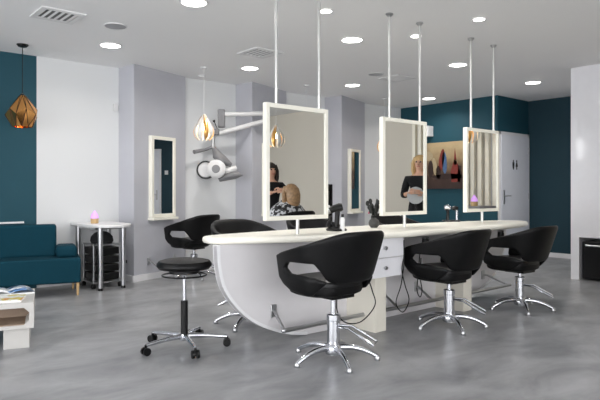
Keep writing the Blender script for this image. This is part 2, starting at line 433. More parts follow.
# edge band following the hull curve
for side in (hl, hr):
    o_ = MB()
    L = [(P0x + p.x - ox, p.y) for p in side]
    n = len(L); A = []; B = []
    inner = []
    for i, p in enumerate(L):
        q = L[max(0, i - 1)]; r = L[min(n - 1, i + 1)]
        tx, tz = r[0] - q[0], r[1] - q[1]; l = math.hypot(tx, tz)
        inner.append((p[0] - tz / l * .022, max(p[1] + tx / l * .022, .004)))
    o_.prism(L + inner[::-1], .044, .106, 'y').build('edge_band', M_BASE, ct)
for ac in (.97, 2.21):
    x = P0x + ac - ox
    MB().box(x - .05, x + .085, -.27, .06, 0, .47).build('pedestal', mat('pale_cream_panel', rgb(222, 218, 206), .45), ct, smooth=False, bevel=.003)
    MB().box(x - .25, x + .28, -.275, .05, .44, .765).build('drawer_unit', M_HULL, ct, smooth=False, bevel=.003)
    for z0, z1 in ((.445, .598), (.606, .76)):
        dw = MB().box(x - .248, x + .278, -.295, -.275, z0, z1).build('drawer', M_DRAWER, ct, smooth=False, bevel=.003)
        kx = x + .035
        MB().lathe([(0, 0), (.008, 0), (.008, .012), (.017, .018), (.015, .026), (0, .028)], n=20, M=Matrix.Translation((kx, -.295, (z0 + z1) / 2)) @ Matrix.Rotation(PI / 2, 4, 'X')).build('knob', M_STEEL, dw)
for k, (a, l) in enumerate(((.02, 0), (.9, 0), (1.7, 0), (2.5, 0), (3.0, 0))):
    pass
# foot rail
def footrail(name, label, loc, rz, x0, x1, brackets, zr=.129, off=.19, grp=None):
    t = thing(name, label, 'foot rail', loc, rz, grp)
    MB().cyl((x0, -off, zr), (x1, -off, zr), .017).build('rail', M_STEEL, t)
    for bx, ex in brackets:
        b = MB().box(bx - .025, bx + .025, -.012, 0, .19, .285)
        b.tube([(bx, -.006, .24), (bx + (ex - bx) * .2, -.03, .235), (ex, -off, zr)], .012)
        b.build('bracket', M_STEEL, t, bevel=.002)
    for ex in (x0, x1):
        MB().ball((ex, -off, zr), .019).build('end_cap', M_STEEL, t)
footrail('foot_rail', 'long brushed steel foot rail along the front of the styling counter', (P0x, P0y + .05, 0), 0, .08, 3.23,
         [(.13, .085), (1.35, 1.35), (1.85, 1.85), (3.0, 3.2)])
footrail('foot_rail', 'short steel foot rail on the grey pilaster behind the round stool', (PX[0] + .045, -PD, 0), PANG, .27, .72, [(.25, .29), (.73, .70)], zr=.16, off=.16)

# ------------------------------------------------------------------ hanging mirrors
MZ0, MZ1, MW = .925, 1.802, .627
ml = ['ivory framed hanging mirror nearest the camera, at the left end of the counter',
      'middle ivory framed hanging mirror, with the blonde woman reflected in it',
      'furthest ivory framed hanging mirror, reflecting upright cream slats']
for i in range(3):
    x = P0x + .01 + 1.29 * i
    t = thing('hanging_mirror', ml[i], 'mirror', (x, P0y, .814), 0, 'mirrors hung on poles over the counter')
    z0, z1 = MZ0 - .814, MZ1 - .814
    fw = .033
    f = MB().box(0, fw, -.022, .022, z0, z1).box(MW - fw, MW, -.022, .022, z0, z1).box(fw, MW - fw, -.022, .022, z0, z0 + fw).box(fw, MW - fw, -.022, .022, z1 - fw, z1)
    f.build('frame', M_FRAME, t, smooth=False, bevel=.002)
    MB().box(fw - .003, MW - fw + .003, -.012, .012, z0 + fw - .003, z1 - fw + .003).build('mirror_glass', M_MIRROR, t, smooth=False)
    for px in (.11, .545):
        MB().cyl((px, 0, z1 - .01), (px, 0, CEIL - .814), .012).build('ceiling_pole', M_POLE, t)
        MB().lathe([(.014, -.03), (.034, -.008), (.034, 0), (0, 0)], (px, 0, CEIL - .814)).build('flange', M_STEEL, t)
    MB().cyl((.32, 0, .001), (.32, 0, z0 + .01), .014).build('support_post', M_POLE, t)

# ------------------------------------------------------------------ pilaster mirrors
pl = ['narrow ivory mirror on the first grey pilaster behind the round stool', 'narrow ivory mirror on the middle pilaster, behind the first hanging mirror',
      'narrow ivory mirror on the third grey pilaster, between the first and second hanging mirrors']
for i in range(3):
    t = thing('wall_mirror', pl[i], 'mirror', (PX[i] + .045, -PD, 0), PANG, 'narrow mirrors on the pilasters')
    x0, x1, z0, z1 = ((.25, .70, .80, 1.86) if i != 2 else (.23, .66, .79, 1.86))
    fw = .045
    MB().box(x0, x0 + fw, -.06, 0, z0, z1).box(x1 - fw, x1, -.06, 0, z0, z1).box(x0 + fw, x1 - fw, -.06, 0, z0, z0 + fw).box(x0 + fw, x1 - fw, -.06, 0, z1 - fw, z1).build('frame', M_FRAME, t, smooth=False, bevel=.003)
    MB().box(x0 + fw - .004, x1 - fw + .004, -.05, -.001, z0 + fw - .004, z1 - fw + .004).build('mirror_glass', M_MIRROR, t, smooth=False)
    MB().box(x0 - .01, x1 + .01, -.10, 0, z0 - .035, z0 - .003).build('ledge', M_FRAME, t, smooth=False, bevel=.003)

# ------------------------------------------------------------------ styling chair
def lerp(tab, x):
    if x <= tab[0][0]: return tab[0][1]
    for (a, u), (b, v) in zip(tab, tab[1:]):
        if x <= b: return u + (v - u) * (x - a) / (b - a)
    return tab[-1][1]
def slerp(tab, x):
    return sum(lerp(tab, min(1, abs(x + d))) for d in (-.06, -.03, 0, .03, .06)) / 5
def chair_path(u, f):
    """u 0 (middle of back) .. 1 (arm front); f 0 at seat level .. 1 at the top of the back"""
    rx = .250 + .066 * f; ry = .165 + .150 * f
    if u < .58:
        th = u / .58 * PI / 2
        return rx * math.sin(th) ** .9, -ry * math.cos(th) ** .85
    v = (u - .58) / .42
    return rx - .03 * v * v, v * .275
def make_chair(label, loc, rz, star, drop=0):
    t = thing('styling_chair', label, 'chair', loc, rz, 'black styling chairs')
    top = [(0, .895), (.2, .89), (.36, .85), (.58, .79), (.85, .745), (.95, .73), (1.0, .705)]
    hi = [(0, .545), (.22, .55), (.31, .575), (.37, .63), (.44, .682), (.76, .678), (.81, .665), (.85, .635), (1.0, .63)]
    lo = [(.30, .565), (.42, .592), (.6, .600), (.78, .602), (.85, .635), (1.0, .63)]
    bo = [(.30, .562), (.36, .52), (.46, .47), (.55, .46), (.8, .475), (.93, .51), (1.0, .56)]
    N = 50
    def pt(u, z):
        a = abs(u); k = max(0, min(1.05, (z - .47) / .40))
        x, y = chair_path(a, k ** .9)
        return (-x if u < 0 else x, y, z)
    mb = MB(); b = mb.b
    K1, K2 = 4, 8
    ups, lows = [], []
    for i in range(2 * N + 1):
        u = (i - N) / N; a = abs(u)
        H_, T_ = lerp(hi, a), slerp(top, a)
        L_, B_ = lerp(lo, a), lerp(bo, a)
        joined = a >= .8499
        up = [b.verts.new(pt(u, H_ + (T_ - H_) * k / (K2 - 1))) for k in range(K2)]
        ups.append(up)
        if a >= .2999:
            Lo = [b.verts.new(pt(u, B_ + (min(L_, H_) - B_) * k / (K1 - 1))) for k in range(K1 - 1)]
            Lo.append(up[0] if joined else b.verts.new(pt(u, min(L_, H_ - .001))))
            lows.append((i, Lo))
    for A, B in zip(ups, ups[1:]):
        for k in range(K2 - 1): b.faces.new((A[k], B[k], B[k + 1], A[k + 1]))
    for (i, A), (j, B) in zip(lows, lows[1:]):
        if j != i + 1: continue
        for k in range(K1 - 1):
            vs = []
            for v in (A[k], B[k], B[k + 1], A[k + 1]):
                if v not in vs: vs.append(v)
            b.faces.new(vs)
    mb.build('backrest', M_BLACK, t, solid=.036, sub=1, loc=(0, 0, -drop))
    # seat shell and cushion
    def foot(sc, n=40):
        r = []
        for k in range(n):
            th = 2 * PI * k / n
            c, s = math.cos(th), math.sin(th)
            x = .247 * math.copysign(abs(c) ** .7, c); y = .215 * math.copysign(abs(s) ** .75, s) + .075
            r.append((x * sc, (y - .075) * sc + .075))
        return r
    def stack(prof, tilt=0):
        m = MB(); rings = []
        for sc, z in prof: rings.append([m.b.verts.new((x, y, z + tilt * y)) for x, y in foot(sc)])
        for A, B in zip(rings, rings[1:]):
            for k in range(len(A)): m.b.faces.new((A[k], A[(k + 1) % len(A)], B[(k + 1) % len(A)], B[k]))
        m.b.faces.new(rings[0][::-1]); m.b.faces.new(rings[-1]); return m
    stack([(.5, .448), (.86, .45), (.96, .462), (.99, .48), (.99, .51)]).build('seat_shell', M_BLACK, t, loc=(0, 0, -drop))
    stack([(.98, .51), (1.0, .53), (.97, .55), (.90, .56), (.7, .566), (.3, .56), (.05, .56)]).build('seat', M_SEAT, t, loc=(0, 0, -drop))
    MB().box(-.10, .10, -.10, .10, .43, .449).build('mounting_plate', M_PLASTIC, t, smooth=False, loc=(0, 0, -drop))
    MB().cyl((0, 0, .28), (0, 0, .435 - drop), .019).build('gas_lift', M_CHROME, t)
    MB().lathe([(.0, .04), (.044, .04), (.044, .27), (.048, .275), (.048, .31), (.036, .315), (0, .315)]).build('column', M_CHROME, t)
    MB().lathe([(0, .045), (.054, .045), (.06, .07), (.053, .10), (.044, .11)]).build('hub', M_CHROME, t)
    for k in range(5):
        th = math.radians(star + 72 * k)
        c, s = math.cos(th), math.sin(th)
        lg = MB(); pts = []
        for q in range(9):
            f = q / 8; r = .03 + .27 * f
            pts.append((r * c, r * s, .085 + .012 * math.sin(f * PI) - .062 * f ** 2.0))
        lg.tube(pts, [.023 - .008 * q / 8 for q in range(9)], 10)
        lo_ = lg.build('leg', M_CHROME, t)
        MB().lathe([(0, 0), (.018, 0), (.02, .004), (.02, .022), (.012, .034), (0, .036)], (.298 * c, .298 * s, 0)).build('glide', M_STEEL, lo_)
    th = math.radians(-65)
    a = Vector((math.cos(th), math.sin(th), 0)); n = Vector((-a.y, a.x, 0))
    p = [a * .04 + n * .02 + Vector((0, 0, .235)), a * .12 + n * .035 + Vector((0, 0, .235)), a * .29 + n * .05 + Vector((0, 0, .145)),
         a * .30 - n * .05 + Vector((0, 0, .14)), a * .12 - n * .035 + Vector((0, 0, .23)), a * .04 - n * .02 + Vector((0, 0, .235))]
    MB().tube(p, .0085, 8).build('pump_lever', M_CHROME, t)
    return t
ch1 = make_chair('black styling chair nearest the camera, at the left half of the counter', (1.052, -4.37, 0), 0, -42)
def chair(t, s, rz, label): return dup(ch1, (t, -s, 0), rz, label)
make_chair('middle black styling chair of the three in front of the counter', (2.468, -4.31, 0), math.radians(-2), -50, .055)
make_chair('black styling chair at the far right end of the counter', (3.60, -4.33, 0), math.radians(-3), -62, .07)
p = room(-1.40, 7.6); make_chair('black styling chair by the grey pilaster, facing its narrow mirror', p, math.radians(14), -42, .05)
chair(1.238, 3.14, PI, 'black styling chair behind the rounded left end of the counter, its back top showing')
p = room(.20, 5.75); chair(p.x, -p.y, PI, 'black styling chair behind the counter under the first hanging mirror')
p = room(1.12, 6.30); chair(p.x, -p.y, PI, 'black styling chair behind the counter under the middle hanging mirror')

# ------------------------------------------------------------------ round stool
p = room(-.849, 4.22)
t = thing('swivel_stool', 'round black padded swivel stool on chrome star base with black casters', 'stool', p, 0)
MB().lathe([(0, .568), (.13, .568), (.182, .578), (.199, .598), (.199, .615), (.184, .635), (.15, .644), (0, .646)], n=48).build('seat', M_BLACK, t)
MB().lathe([(0, .545), (.11, .545), (.11, .568), (0, .568)]).build('seat_plate', M_PLASTIC, t)
ring = [(math.cos(2 * PI * k / 40) * .16, math.sin(2 * PI * k / 40) * .16, .53) for k in range(40)]
rg = MB().tube(ring, .006, 8, closed=True)
for k in range(3):
    th = 2 * PI * k / 3; rg.cyl((0, 0, .545), (math.cos(th) * .16, math.sin(th) * .16, .53), .005)
rg.build('height_ring', M_PLASTIC, t)
MB().cyl((0, 0, .33), (0, 0, .548), .014).build('gas_lift', M_CHROME, t)
MB().lathe([(0, .07), (.026, .07), (.026, .34), (.02, .345), (0, .345)]).build('column', M_PLASTIC, t)
MB().lathe([(0, .055), (.035, .055), (.04, .075), (.035, .10), (0, .10)]).build('hub', M_CHROME, t)
aa = math.degrees(math.atan2(4.07 - 4.33, -.757 + .88)) + 0  # survey angle of one leg
for k in range(5):
    th = math.radians(aa + 72 * k) ; X, Y = math.cos(th), math.sin(th)
    c = (X * CA + Y * SA); s = -(X * SA - Y * CA)
    pts = [(.02 * c, .02 * s, .085), (.12 * c, .12 * s, .085), (.22 * c, .22 * s, .078), (.31 * c, .31 * s, .07)]
    lg = MB().tube(pts, [.020, .018, .015, .012], 10).build('leg', M_CHROME, t)
    cs = MB()
    d = Vector((-s, c, 0)); q = Vector((.31 * c, .31 * s, .028))
    cs.cyl(q - d * .026, q - d * .008, .028); cs.cyl(q + d * .008, q + d * .026, .028)
    cs.cyl(q + Vector((0, 0, -.01)), q + Vector((0, 0, .045)), .009); cs.cyl(q - d * .02, q + d * .02, .012)
    cs.build('caster', M_PLASTIC, lg)

# ------------------------------------------------------------------ side table, trolley, lamp
TX, TY = .905, 0
t = thing('side_table', 'white peninsula side table with thick chrome legs against the wall', 'table', (TX, 0, 0))
o_ = [(-.13, -.01), (-.13, -.45)]
for k in range(0, 13):
    th = PI + k / 12 * PI; o_.append((.12 + .25 * math.cos(th), -.58 + .30 * math.sin(th)))
o_ += [(.37, -.45), (.37, -.01)]
MB().prism(o_, .725, .76).build('tabletop', M_WPLASTIC, t, bevel=.008)
MB().box(-.05, .33, -.62, -.08, .695, .725).build('apron', M_STEEL, t, smooth=False)
for (lx, ly) in ((-.02, -.70), (.27, -.66), (-.06, -.10), (.32, -.10)):
    l = MB().cyl((lx, ly, .03), (lx, ly, .725), .028).build('leg', M_STEEL, t)
    MB().cyl((lx, ly, 0), (lx, ly, .03), .026).build('foot', M_PLASTIC, l)
def diffuser(loc, label):
    t = thing('aroma_diffuser', label, 'aroma diffuser', loc, 0, 'glowing violet diffusers')
    MB().lathe([(0, 0), (.042, 0), (.046, .01), (.046, .06), (0, .06)]).build('wooden_base', M_WOOD, t)
    MB().lathe([(.046, .06), (.046, .075), (.038, .105), (.02, .13), (.008, .15), (0, .152)]).build('glowing_dome', M_GLOW, t)
diffuser((TX + .02, -.42, .76), 'violet glowing aroma diffuser on the white side table')
t = thing('tool_trolley', 'black salon trolley on casters parked under the white side table', 'trolley', (TX + .13, -.36, 0))
for x in (-.16, .16):
    for y in (-.16, .16):
        MB().cyl((x, y, .06), (x, y, .52), .01).build('upright', M_STEEL, t)
        c = MB(); c.cyl((x - .018, y, .028), (x - .004, y, .028), .028); c.cyl((x + .004, y, .028), (x + .018, y, .028), .028); c.cyl((x, y, .02), (x, y, .065), .007)
        c.build('caster', M_PLASTIC, t)
for z in (.06, .50): MB().box(-.17, .17, -.17, .17, z, z + .015).build('shelf', M_STEEL, t, smooth=False)
for k in range(4):
    z = .09 + k * .10
    MB().box(-.148, .148, -.165, .165, z, z + .085).build('drawer', M_PLASTIC, t, smooth=False, bevel=.01)
tag(MB().lathe([(0, 0), (.12, 0), (.135, .03), (.125, .08), (.09, .12), (.04, .14), (0, .143)]).build('tool_bag', M_CLOTH, loc=(TX + .13, -.36, .517)), 'soft black bag lying on top of the black trolley', 'bag')

# ------------------------------------------------------------------ sofa
SA2 = math.radians(24)
def sv(X, Y, z=0): return room(X, Y, z)
rz_s = SA2 - ANG           # survey angle -> room angle
t = thing('sofa', 'teal fabric two-seat sofa with slim wooden legs', 'sofa', room(-2.40, 6.30), rz_s)
Ls = 1.1
MB().box(-Ls, 0, 0, .53, .14, .41).build('seat_base', M_SOFA, t, bevel=.02, seg=3)
MB().box(-Ls, -.24, .34, .51, 0.40, .765).build('backrest', M_SOFA, t, bevel=.03, seg=3)
MB().box(-.25, -.03, .12, .52, .405, .535).build('armrest', M_SOFA, t, bevel=.045, seg=4)
for x, y in ((-.03, .04), (-.06, .48), (-Ls + .05, .04), (-Ls + .05, .48)):
    MB().cyl((x, y, 0), (x, y, .14), .011, .018).build('leg', M_WOOD, t)
# teal wall trim strip
tag(MB().box(-.04, .25, -.02, 0, .77, .79).build('wall_strip', M_BASE, smooth=False, loc=(0, 0, 0)), 'short white strip fixed to the teal wall just above the sofa back', 'trim')

M_TABLE = mat('off_white_laminate', rgb(192, 190, 186), .4)
# ------------------------------------------------------------------ coffee table
t = thing('coffee_table', 'white low coffee table with open taupe shelf and chamfered corners', 'coffee table', room(-1.94, 4.19), rz_s)
Lc, Dc = 1.0, .66
def octo(x0, x1, z0, z1, c): return [(x0, z0 + c), (x0 + c, z0), (x1 - c, z0), (x1, z0 + c), (x1, z1 - c * .0), (x0, z1 - c * .0)]
m = MB()
m.box(-Lc, 0, 0, Dc, .30, .335)
m.box(-Lc, 0, 0, Dc, .15, .175)
m.box(-Lc, -Lc + .03, 0, Dc, .175, .30); m.box(-.03, 0, 0, Dc, .175, .30)
for sx in (-1, 1):
    X0 = -.03 if sx > 0 else -Lc + .03
    m.prism([(X0, .175), (X0 - sx * .035, .175), (X0, .21)], 0, Dc, 'y')
    m.prism([(X0, .30), (X0 - sx * .035, .30), (X0, .265)], 0, Dc, 'y')
m.build('frame', M_TABLE, t, smooth=False)
MB().box(-Lc + .03, -.03, .30, .32, .175, .30).build('shelf_back', M_TAN, t, smooth=False)
MB().box(-Lc + .03, -.03, .01, .30, .1751, .181).build('shelf_board', M_TAN, t, smooth=False)
for x0, x1 in ((-.20, -.03), (-Lc + .03, -Lc + .20)):
    MB().box(x0, x1, .04, Dc - .1, 0, .15).build('leg_block', M_TABLE, t, smooth=False, bevel=.002)
def local_to(tobj, x, y, z):
    c, s = math.cos(rz_s), math.sin(rz_s)
    return Vector((tobj.location.x + x * c - y * s, tobj.location.y + x * s + y * c, z))
def magazine(x, y, w, d, h, mm, a, label, z=.335, open_=False):
    o = thing('magazine', label, 'magazine', local_to(t, x, y, z), rz_s + a, 'magazines on the coffee table')
    MB().box(-w / 2, w / 2, -d / 2, d / 2, 0, h).build('pages', M_PAGE, o, smooth=False)
    if open_:
        g = MB(); g.grid(lambda i, j: (-w / 2 + w * i / 12, -d / 2 + d * j, h + .002 + .02 * abs(math.sin(i / 12 * 2 * PI)) ** .8), 13, 2)
        g.build('open_spread', mm, o, solid=.002, offset=1)
    else: MB().box(-w / 2 - .002, w / 2 + .002, -d / 2 - .002, d / 2 + .002, h, h + .002).build('cover', mm, o, smooth=False)
magazine(-.19, .50, .34, .26, .012, M_MAG1, .15, 'open magazine with blue pictures at the back of the coffee table', open_=True)
magazine(-.20, .19, .26, .25, .014, M_MAG2, -.12, 'magazine with yellow and orange cover near the front edge of the coffee table')
o = thing('ashtray_bowl', 'round black dish at the left on the coffee table', 'dish', local_to(t, -.43, .24, .335), 0)
MB().lathe([(0, 0), (.05, 0), (.09, .022), (.084, .022), (.048, .006), (0, .006)]).build('dish', M_PLASTIC, o)

# ------------------------------------------------------------------ copper pendant
p = onceil(22.5, 44.5)
t = thing('copper_pendant_lamp', 'faceted copper diamond pendant lamp hanging over the teal sofa', 'pendant lamp', p)
MB().lathe([(0, -.025), (.045, -.025), (.06, -.005), (.06, 0), (0, 0)]).build('ceiling_rose', M_PLASTIC, t)
zt = 2.20 - CEIL
MB().cyl((0, 0, zt), (0, 0, -.02), .004, n=8).build('cord', M_PLASTIC, t)
MB().lathe([(0, zt - .05), (.03, zt - .05), (.02, zt), (0, zt + .01)], n=16).build('cap', M_PLASTIC, t)
n = 10; m = MB()
R1 = [(math.cos(2 * PI * k / n) * .03, math.sin(2 * PI * k / n) * .03, zt - .02) for k in range(n)]
R2 = [(math.cos(2 * PI * (k + .5) / n) * (.17, .145)[k % 2], math.sin(2 * PI * (k + .5) / n) * (.17, .145)[k % 2], zt - (.235, .17)[k % 2]) for k in range(n)]
R3 = [(math.cos(2 * PI * k / n) * .10, math.sin(2 * PI * k / n) * .10, zt - .36) for k in range(n)]
v1 = [m.b.verts.new(q) for q in R1]; v2 = [m.b.verts.new(q) for q in R2]; v3 = [m.b.verts.new(q) for q in R3]
for k in range(n):
    k2 = (k + 1) % n
    m.b.faces.new((v1[k], v1[k2], v2[k])); m.b.faces.new((v1[k2], v2[k2], v2[k]))
    m.b.faces.new((v2[k], v2[k2], v3[k2])); m.b.faces.new((v2[k], v3[k2], v3[k]))
m.build('shade', M_COPPER, t, smooth=False, solid=.003)
e = MB()
for k in range(n):
    k2 = (k + 1) % n
    e.cyl(R1[k], R2[k], .004, n=6); e.cyl(R1[k2], R2[k], .004, n=6); e.cyl(R2[k], R3[k], .005, n=6); e.cyl(R2[k], R3[k2], .004, n=6)
e.build('seam_wires', M_BRASS, t)
MB().ball((0, 0, zt - .16), .035).build('bulb', M_BULB, t)

# ------------------------------------------------------------------ petal pendants
def petal_lamp(loc, label, drop):
    t = thing('petal_pendant_lamp', label, 'pendant lamp', loc, 0, 'lit petal pendant lamps')
    MB().lathe([(0, -.02), (.04, -.02), (.045, 0), (0, 0)]).build('ceiling_rose', M_WPLASTIC, t)
    MB().cyl((0, 0, -drop), (0, 0, -.01), .003, n=8).build('cord', M_WPLASTIC, t)
    MB().lathe([(0, -drop - .07), (.022, -drop - .07), (.018, -drop), (0, -drop + .01)], n=16).build('socket', M_WPLASTIC, t)
    for k in range(10):
        th = 2 * PI * k / 10
        pr = [(.012, 0), (.05, -.06), (.105, -.15), (.13, -.22), (.115, -.29), (.07, -.335)]
        sp_ = spline([Vector((r, z)) for r, z in pr], 4, closed=False)
        g = MB(); nn = len(sp_)
        def PP(i, j):
            f = i / (nn - 1); wdt = .030 * math.sin(min(1, f * .95 + .05) * PI) ** .7
            r, z = sp_[i]; w_ = (j - 1) * wdt
            return (r * math.cos(th) - w_ * math.sin(th), r * math.sin(th) + w_ * math.cos(th), z - drop)
        g.grid(PP, nn, 3)
        g.build('petal', M_GOLDPETAL if k in (0, 4, 7) else M_PETAL, t, solid=.003)
    MB().ball((0, 0, -drop - .16), .042).build('bulb', M_BULB, t)
    return t
DROP = CEIL - 2.13
q = room(-1.235, 7.4, CEIL)
pp1 = petal_lamp(q, 'lit petal pendant lamp beside the grey hood dryer, left of the first mirror', DROP)
for (X, Y, l) in ((.10, 8.65, 'lit petal pendant lamp by the middle pilaster, hidden behind the first hanging mirror'), (1.46, 9.9, 'lit petal pendant lamp just left of the middle hanging mirror')):
    dup(pp1, room(X, Y, CEIL), 0, l)
for (t_, s_, l) in ((3.65, 7.17, 'lit petal pendant lamp on the window side, reflected in the nearest mirror'), (5.15, 4.85, 'lit petal pendant lamp before the slatted screen, reflected in the furthest mirror')):
    dup(pp1, (t_, -s_, CEIL), 0, l)

# ------------------------------------------------------------------ hood dryer on wall arm
base = U(268, 118, 8.45)
t = thing('hood_dryer', 'grey and white hood dryer on a folding white arm from the middle pilaster', 'hair dryer')
D = 8.1
MB().box(-.05, .05, -.03, .03, -.16, .16, Matrix.Translation(U(272, 117, 8.56)) ).build('wall_bracket', M_WPLASTIC, t, bevel=.01)
MB().cyl(U(224, 114.5, D), U(272, 113.5, 8.5), .032).build('arm', M_WPLASTIC, t)
MB().cyl(U(215, 134.5, D), U(272, 119, 8.5), .034).build('arm', M_WPLASTIC, t)
MB().box(-.05, .05, -.04, .04, -.13, .13, Matrix.Translation(U(221.5, 118.5, D)) @ Matrix.Rotation(-ANG, 4, 'Z')).build('joint_plate', M_GREY, t, bevel=.015)
MB().box(-.055, .055, -.04, .04, -.05, .05, Matrix.Translation(U(215.5, 132, D)) @ Matrix.Rotation(-ANG, 4, 'Z')).build('elbow', M_GREY, t, bevel=.02)
MB().cyl(U(213.5, 134, D), U(213, 149, D), .02).build('drop_rod', M_STEEL, t)
MB().tube([U(214, 146, D), U(206, 149.5, D), U(194, 152, D - .15)], [.02, .022, .03]).build('handle_bar', M_GREY, t)
MB().tube([U(214, 148, D), U(217, 155, D - .05), U(223, 161, D - .05), U(231, 165, D)], [.03, .07, .075, .03], 16).build('hood_arm', M_GREY, t)
Mx = Matrix.Rotation(-ANG, 4, 'Z') @ Matrix.Rotation(PI / 2, 4, 'X') @ Matrix.Rotation(0, 4, 'Z')
MB().lathe([(0, -.05), (.10, -.05), (.13, -.02), (.13, .02), (.10, .05), (.06, .055), (.0, .055)], M=Matrix.Translation(U(216.5, 169, D - .1)) @ Mx).build('front_head', M_WPLASTIC, t)
MB().lathe([(0, .054), (.058, .054), (.05, .066), (0, .066)], M=Matrix.Translation(U(216.5, 169, D - .1)) @ Mx).build('fan_grille', M_GREY, t)
MB().lathe([(0, -.05), (.10, -.05), (.12, 0), (.10, .05), (0, .055)], M=Matrix.Translation(U(206, 170, D + .12)) @ Mx).build('rear_head', M_WPLASTIC, t)
MB().lathe([(.122, -.03), (.132, -.03), (.132, .03), (.122, .03)], M=Matrix.Translation(U(206, 170, D + .12)) @ Mx).build('rear_band', M_PLASTIC, t)
MB().tube([U(221, 170, D), U(228, 171, D), U(236, 168, D + .05)], [.06, .055, .04], 14).build('head_arm', M_WPLASTIC, t)
MB().tube([U(219, 180, D), U(228, 176, D), U(236, 175, D), U(243, 175, D)], [.03, .06, .055, .005], 12).build('side_head', M_GREY, t)
MB().ball(U(214, 121, D), .018).tube([U(214, 121, D), U(217, 128, D), U(216, 134, D)], .006, 6).build('cable_end', M_PLASTIC, t)

# ------------------------------------------------------------------ wall bits
tag(MB().box(-.03, .03, -.03, 0, -.05, .05).ball((0, -.03, .02), .008).build('motion_sensor', M_WPLASTIC, loc=(1.35, 0, 2.22), bevel=.01), 'small white motion sensor on the white wall beside the first pilaster', 'sensor')
tag(MB().box(-.012, 0, -.045, .045, -.05, .05).build('thermostat', M_WPLASTIC, loc=(XR, -2.86, 1.59), bevel=.004), 'small white thermostat on the dark teal wall', 'thermostat')
tag(MB().box(-.008, 0, -.02, .02, -.02, .02).build('wall_socket', M_PLASTIC, loc=(1.41, -.22, .25), bevel=.002), 'small black socket low on the side of the first pilaster', 'socket')
# exit sign box on far wall
t = thing('exit_sign', 'white emergency exit box high on the far teal wall above the painting', 'sign', (7.06, -.66, 2.14), 0)
MB().box(-.16, 0, -.10, .10, 0, .19).build('housing', M_WPLASTIC, t, smooth=False, bevel=.004)
MB().prism([(-.02, .08), (-.02, .11), (.03, .11), (.03, .14), (.07, .095), (.03, .05), (.03, .08)], -.163, -.159, 'x').build('arrow', M_GREY, t, smooth=False)
# painting
t = thing('painting', 'large painting of red and blue sails over a dark brown sea on teal wall', 'painting', (7.055, -1.06, 1.18))
MB().box(-.03, 0, -.78, .66, 0, .84).build('canvas', M_PAINT, t, smooth=False)
cols = {'b': mat('paint_blue', rgb(70, 100, 140), .5, noise=(20, .4)), 'r': mat('paint_red', rgb(120, 46, 38), .5, noise=(20, .4)), 'd': mat('paint_dark', rgb(50, 34, 30), .5, noise=(20, .4)), 'w': mat('paint_cream', rgb(170, 154, 124), .5, noise=(20, .2))}
def sail(pts, c): MB().prism(pts, -.034, -.0295, 'x').build('painted_sail', cols[c], t, smooth=False)
def blob(cy, cz, ry, rz, n=14, sk=0): return [(cy + ry * math.cos(2 * PI * k / n) + sk * math.sin(2 * PI * k / n), cz + rz * math.sin(2 * PI * k / n)) for k in range(n)]
sail(blob(.09, .52, .055, .20, sk=-.03), 'r'); sail(blob(.03, .47, .05, .20, sk=.01), 'b')
sail([(-.30, .12), (-.12, .12), (-.10, .3), (-.17, .5), (-.19, .72), (-.22, .5), (-.30, .3)], 'r'); sail(blob(-.20, .47, .035, .05), 'w')
sail([(-.34, .1), (-.24, .1), (-.26, .42), (-.31, .40)], 'd')
sail(blob(.24, .40, .05, .17, sk=.03), 'w'); sail(blob(.33, .36, .06, .16), 'd'); sail(blob(.42, .60, .14, .09), 'w'); sail(blob(.16, .30, .05, .12), 'd')
sail(blob(-.50, .46, .09, .20, sk=.0), 'b'); sail(blob(-.05, .22, .36, .05), 'd')

# ------------------------------------------------------------------ black cabinet in the niche
t = thing('niche_cabinet', 'low glossy black cabinet in the niche of the white wall', 'cabinet', (5.9, -4.45, 0))
MB().box(.0, .45, -.52, .52, .02, .50).build('body', M_PLASTIC, t, smooth=False, bevel=.01)
MB().box(-.03, .0, -.5, .2, .05, .42).build('door', mat('smoked_glass', rgb(24, 26, 28), .06, coat=.5), t, smooth=False, bevel=.006)
MB().cyl((-.035, -.46, .45), (-.035, .46, .45), .012).build('handle', M_STEEL, t)

# ------------------------------------------------------------------ things on the counter
CZ = .814
def counter_at(px, py):
    Y = F * (HC - CZ) / (py - HOR); return room((px - 300) / F * Y, Y, CZ)
def gun(m, base, sc=1, yaw=0):
    pass
p = counter_at(336.5, 230.5)
t = thing('dryer_station', 'black hair dryer standing in a black tray on the counter beside the nearest chair', 'hair dryer', p, -ANG)
MB().lathe([(0, 0), (.085, 0), (.09, .012), (.06, .03), (.03, .034), (0, .034)]).build('tray', M_PLASTIC, t)
MB().tube([(.0, 0, .03), (.005, 0, .10), (.01, 0, .17)], [.022, .02, .022]).build('handle', M_PLASTIC, t)
MB().tube([(-.055, 0, .165), (-.03, 0, .18), (.03, 0, .195), (.05, 0, .20)], [.026, .03, .038, .03], 16).build('barrel', M_PLASTIC, t)
MB().tube([(-.075, 0, .155), (-.055, 0, .165)], [.020, .022], 16).build('nozzle', M_STEEL, t)
MB().tube([(-.06, 0, .03), (-.06, .01, .07), (-.045, 0, .09), (-.05, -.01, .12)], [.028, .018, .012, .016]).build('clipper', M_PLASTIC, t)
q = counter_at(342.5, 231)
t = thing('spray_bottle', 'slim white bottle on the counter beside the black dryer tray', 'bottle', q)
MB().lathe([(0, .0), (.018, .0), (.019, .01), (.019, .10), (.012, .115), (0, .115)], n=20).build('bottle_body', M_WPLASTIC, t)
MB().lathe([(0, .115), (.012, .115), (.011, .14), (0, .142)], n=16).build('cap', M_PLASTIC, t)
q = counter_at(374, 227.5)
t = thing('vase', 'round dark grey vase with black twigs on the counter left of the middle mirror', 'vase', q)
